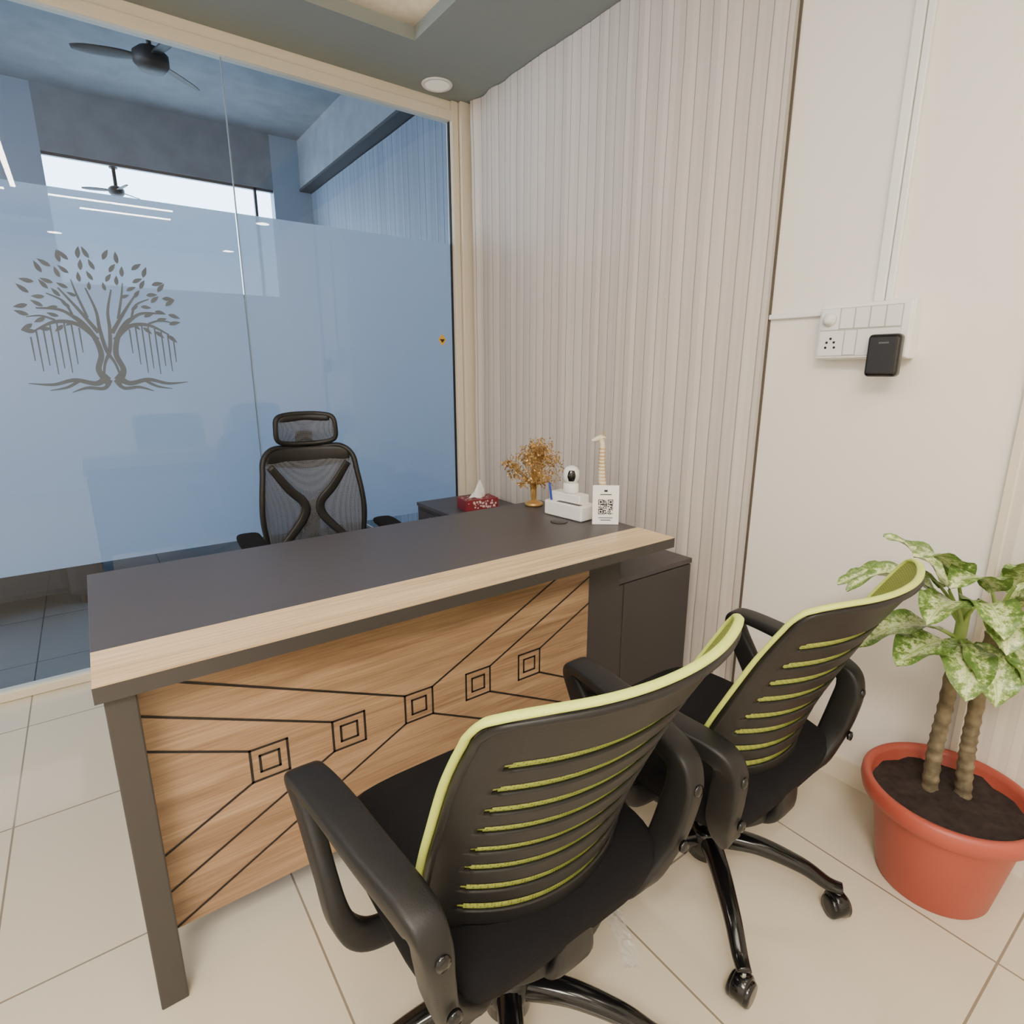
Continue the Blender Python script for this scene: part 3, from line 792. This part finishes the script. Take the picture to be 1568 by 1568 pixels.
for (x0, x1, z0, z1) in ((-.006, .006, .115, .122), (-.02, .02, .104, .107), (-.025, .025, .022, .0245), (-.018, .018, .014, .0165)):
    k = len(V); V += [(x0, -.0006, z0), (x1, -.0006, z0), (x1, -.0006, z1), (x0, -.0006, z1)]; F.append((k, k+1, k+2, k+3))
qo = obj('qr_print', V, F, m_groove, qr); qo.rotation_euler = (math.radians(-7), 0, 0)

m_gir = M('giraffe_ivory', S(232, 220, 192), .6)
m_girs = M('giraffe_spot', S(196, 158, 102), .6, var=(40, .2))
gf = empty('giraffe_figurine', (1.456, 1.437, DT), math.radians(-36))
sweep('neck', [(.0, .0, .115), (-.006, 0, .16), (-.008, 0, .22), (-.008, 0, .275), (-.014, 0, .292)], [(.030, .030), (.026, .026), (.02, .02), (.018, .018), (.018, .018)], m_gir, gf, (0, 1, 0), 6, 12)
for i in range(11):
    z = .135+i*.0125; x = -.003-.005*min(1, i/7)
    lathe('neck_ring_%d' % i, [(.0135-i*.0003, -.002), (.0155-i*.0003, 0), (.0135-i*.0003, .002)], m_girs, gf, 16, (x, 0, z))
sweep('head', [(-.002, 0, .292), (-.014, 0, .299), (-.035, 0, .292), (-.046, 0, .288)], [(.016, .018), (.022, .022), (.015, .015), (.01, .01)], m_gir, gf, (0, 1, 0), 6, 12)
sweep('horn_1', [(-.008, .005, .302), (-.006, .006, .318)], (.004, .004), m_girs, gf, (0, 1, 0), 2, 8)
sweep('horn_2', [(-.008, -.005, .302), (-.006, -.006, .318)], (.004, .004), m_girs, gf, (0, 1, 0), 2, 8)
sweep('ear', [(-.006, -.012, .298), (-.002, -.024, .302)], (.008, .004), m_gir, gf, (1, 0, 0), 2, 8)
sweep('body', [(-.014, 0, .105), (.0, 0, .108), (.020, 0, .10), (.036, 0, .092)], [(.022, .03), (.030, .040), (.028, .036), (.018, .024)], m_gir, gf, (0, 1, 0), 6, 12)
for i, (x, y) in enumerate(((-.006, .009), (-.006, -.009), (.028, .008), (.028, -.008))):
    sweep('leg_%d' % i, [(x, y, .1), (x+.002, y, .05), (x, y, .0)], [(.012, .012), (.009, .009), (.010, .010)], m_gir, gf, (1, 0, 0), 4, 8)
sweep('tail', [(.036, 0, .095), (.043, 0, .075), (.043, 0, .05)], (.004, .004), m_girs, gf, (0, 1, 0), 4, 6)

tb = empty('tissue_box', (1.54, 2.40, .6005), math.radians(-8))
box('carton', -.09, .09, -.055, .055, 0, .055, m_red, tb, .002)
m_tl = M('tissue_floral', S(225, 200, 198), .5)
def tl():
    V = []; F = []
    for k in range(42):
        x = random.uniform(-.078, .078); z = random.uniform(.010, .046); r = random.uniform(.003, .008); b = len(V)
        for i in range(8):
            a = i*math.pi/4; rr = r*(1 if i % 2 else .6); V.append((x+rr*math.cos(a), -.0562-.00002*k, z+rr*math.sin(a)))
        F.append(tuple(range(b, b+8)))
    for k in range(34):
        x = random.uniform(-.078, .078); y = random.uniform(-.045, .045); r = random.uniform(.003, .008); b = len(V)
        for i in range(8):
            a = i*math.pi/4; rr = r*(1 if i % 2 else .6); V.append((x+rr*math.cos(a), y+rr*math.sin(a), .0555+.00002*k))
        F.append(tuple(range(b, b+8)))
    obj('floral_print', V, F, m_tl, tb)
tl()
V = []; F = []
n = 16
for j in range(5):
    for i in range(n):
        a = 2*math.pi*i/n; r = (.03, .026, .018, .01, .002)[j]*(1+.35*math.sin(3*a+j)); V.append((r*1.3*math.cos(a)+.004*j, r*.6*math.sin(a), .055+(0, .018, .042, .064, .085)[j]+.004*math.sin(a*2)))
for j in range(4):
    for i in range(n):
        k = (i+1) % n; F.append((j*n+i, j*n+k, (j+1)*n+k, (j+1)*n+i))
obj('tissue', V, F, m_paper, tb, True)

# ================================================================= SWITCHBOARD
sb = empty('switch_board', (RX, .765, 1.385))
box('back_box', -.045, -.0005, -.12, .12, -.075, .075, m_pw, sb, .004, 3)
box('cover_plate', -.054, -.044, -.117, .117, -.072, .072, m_pw, sb, .004, 3)
m_sw = M('switch_white', S(232, 230, 226), .25)
m_gap = M('switch_gap', S(188, 184, 178), .6)
box('module_recess', -.0546, -.0540, -.098, .112, -.066, .064, m_gap, sb)
box('blank_plate', -.0562, -.0540, -.097, .008, -.065, .004, m_sw, sb, .001)
for i in range(4): box('rocker_%d' % i, -.0575, -.054, .040-i*.039-.018, .040-i*.039+.018, .008, .062, m_sw, sb, .002)
box('regulator_plate', -.0562, -.0540, .061, .111, .006, .063, m_sw, sb, .001)
lathe('fan_regulator', [(0, 0), (.019, 0), (.018, .006), (.013, .008), (.012, .018), (0, .018)], m_sw, sb, 32, (-.056, .087, .034), True, (-1, 0, 0))
box('socket_plate', -.0565, -.054, .044, .111, -.065, .003, m_sw, sb, .002)
for i, (y, z) in enumerate(((.078, -.018), (.090, -.042), (.066, -.042), (.088, -.028), (.068, -.028))):
    lathe('socket_hole_%d' % i, [(0, 0), (.0035, 0), (.0035, .0008), (0, .0008)], m_groove, sb, 12, (-.0566, y, z), True, (-1, 0, 0))
box('rocker_4', -.0577, -.054, .011, .041, -.063, .003, m_sw, sb, .002)
ch = empty('plug_in_charger', (RX-.058, .690, 1.318))
box('body', -.034, -.0005, -.040, .040, -.055, .055, m_blackgloss, ch, .011, 4)
box('face', -.0355, -.033, -.032, .032, -.046, .046, M('charger_matte', S(34, 34, 36), .5), ch, .001)
box('logo', -.0359, -.0352, -.014, .010, .030, .034, M('charger_mark', S(90, 90, 92), .5), ch)

# ================================================================= POTTED PLANT
pl = empty('potted_dieffenbachia', (1.598, .345, 0))
lathe('pot', [(.0, .0), (.118, .0), (.122, .006), (.155, .215), (.158, .222), (.172, .225), (.182, .232), (.186, .25), (.185, .268), (.178, .276), (.168, .274), (.162, .262), (.158, .235), (.15, .225), (.0, .222)], m_terra, pl, 72)
def soil():
    n = 36; R = 10; V = [(0, 0, .24)]; F = []
    for r in range(1, R+1):
        for i in range(n):
            a = 2*math.pi*i/n; rr = .16*r/R
            x, y = rr*math.cos(a), rr*math.sin(a)
            V.append((x, y, .238+.016*noise.noise(Vector((x*22, y*22, 0)))+.008*noise.noise(Vector((x*70, y*70, 3)))))
    for i in range(n): F.append((0, 1+i, 1+(i+1) % n))
    for r in range(R-1):
        for i in range(n):
            k = (i+1) % n; a = 1+r*n; F.append((a+i, a+n+i, a+n+k, a+k))
    obj('soil', V, F, m_soil, pl, True)
soil()
def trunk(name, pts, r0, r1):
    P = catmull(pts, 14); K = len(P); sz = []
    for i in range(K):
        t = i/(K-1); r = r0+(r1-r0)*t; sz.append(((r+.0022*(1 if i % 3 == 0 else 0))*2,)*2)
    sweep(name, P, sz, m_trunk, pl, (1, 0, 0), 2, 14)
trunk('trunk_1', [(.018, .042, .22), (.012, .045, .35), (.012, .042, .48), (.004, .040, .66)], .0175, .014)
trunk('trunk_2', [(.058, -.018, .22), (.052, -.010, .34), (.047, -.008, .46), (.046, -.010, .68)], .0175, .014)

LV = []; LF = []; LUV = []
SV = []; SF = []
def leaf(base, az, el, length, width, droop, pet=.08, roll=0.0):
    base = Vector(base); d0 = Vector((math.cos(az), math.sin(az), 0)); up = Vector((0, 0, 1))
    side0 = Vector((-d0.y, d0.x, 0))
    width *= 1.08
    p = base.copy(); e = el; pts = [p.copy()]
    n = 4
    for i in range(n):
        p = p+(d0*math.cos(e)+up*math.sin(e))*(pet/n); pts.append(p.copy()); e -= droop*.06
    v, f = sweep_data(pts, [(.011-.001*i, .011-.001*i) for i in range(len(pts))], side0, 2, 8)
    k = len(SV); SV.extend(v); SF.extend([tuple(k+i for i in q) for q in f])
    nl = 18; nw = 8; k = len(LV)
    for i in range(nl+1):
        s = i/nl
        w_ = width*(math.sin(math.pi*min(1, s*.93+.05)**.82)**.85) if i < nl else 0.001
        if i == 0: w_ = .006
        T = d0*math.cos(e)+up*math.sin(e)
        nrm = T.cross(side0)
        if nrm.z < 0 and abs(e) < 1.5: nrm = -nrm
        sd = (side0*math.cos(roll)+nrm*math.sin(roll)); nn = (nrm*math.cos(roll)-side0*math.sin(roll))
        for j in range(nw+1):
            u = -1+2*j/nw
            wav = .006*math.sin(s*17+u*2)*abs(u)
            q = p+sd*(u*w_)+nn*(abs(u)*w_*.28+wav)
            lim = RX-.03-pl.location.x
            if q.x > lim: q.x = lim-(q.x-lim)*.05
            LV.append(q); LUV.append((j/nw, s))
        p = p+T*(length/nl); e -= droop/nl
    for i in range(nl):
        for j in range(nw):
            a = k+i*(nw+1)+j; LF.append((a, a+1, a+nw+2, a+nw+1))
R_ = math.radians
def A(deg): return IMR+R_(deg)
c1 = (.004, .040, .655); c2 = (.046, -.010, .675)
c1u = (.004, .040, .69); c2u = (.046, -.010, .71)
sweep('crown_stem_1', [(.004, .040, .65), (.004, .041, .74)], (.026, .026), m_leafstem, pl)
sweep('crown_stem_2', [(.046, -.010, .67), (.046, -.010, .76)], (.026, .026), m_leafstem, pl)
leaf(c1u, A(182), R_(64), .25, .030, 1.6, .12)
leaf(c1u, A(165), R_(56), .22, .045, 1.4, .11)
leaf(c1, A(188), R_(34), .21, .050, 1.1, .08)
leaf(c1, A(205), R_(16), .18, .050, .6, .06)
leaf(c1u, A(150), R_(56), .21, .048, 1.2, .08)
leaf(c1, A(240), R_(18), .16, .048, 1.2, .05)
leaf(c1, A(262), R_(24), .16, .050, 1.6, .05)
leaf(c1u, A(130), R_(70), .19, .045, .9, .09)
leaf(c1u, A(215), R_(58), .19, .048, 1.4, .08)
leaf(c1u, A(200), R_(76), .20, .044, 1.2, .12)
leaf(c1u, A(250), R_(66), .18, .046, 1.7, .08)
leaf(c2, A(300), R_(34), .17, .050, 1.4, .06)
leaf(c2, A(330), R_(38), .20, .050, 1.3, .07)
leaf(c2, A(350), R_(24), .20, .050, 1.0, .07)
leaf(c2u, A(355), R_(46), .22, .050, 1.4, .09)
leaf(c2u, A(20), R_(60), .19, .05, 1.2, .07)
leaf(c2u, A(235), R_(50), .19, .050, 1.5, .06)
leaf(c2u, A(205), R_(70), .19, .046, 1.4, .09)
leaf(c2u, A(280), R_(60), .18, .048, 1.5, .07)
leaf(c2u, A(320), R_(70), .17, .045, 1.3, .08)
leaf(c2u, A(340), R_(62), .21, .048, 1.4, .10)
leaf(c2u, A(260), R_(78), .18, .044, 1.5, .11)
leaf(c2, A(268), R_(12), .14, .045, 1.3, .05)
lo = obj('leaves', LV, LF, m_leaf, pl, True)
uvl = lo.data.uv_layers.new(name='UVMap')
for lp in lo.data.loops: uvl.data[lp.index].uv = LUV[lp.vertex_index]
obj('petioles', SV, SF, m_leafstem, pl, True)

# ================================================================= CAMERA
cam = bpy.data.cameras.new('camera'); co = bpy.data.objects.new('camera', cam); COL.objects.link(co)
cam.sensor_width = 36; cam.lens = 36*880/1568; cam.clip_start = .02
co.location = (0, 0, 1.28)
co.rotation_euler = (math.radians(90-13.85), 0, math.radians(-36.2))
scene.camera = co
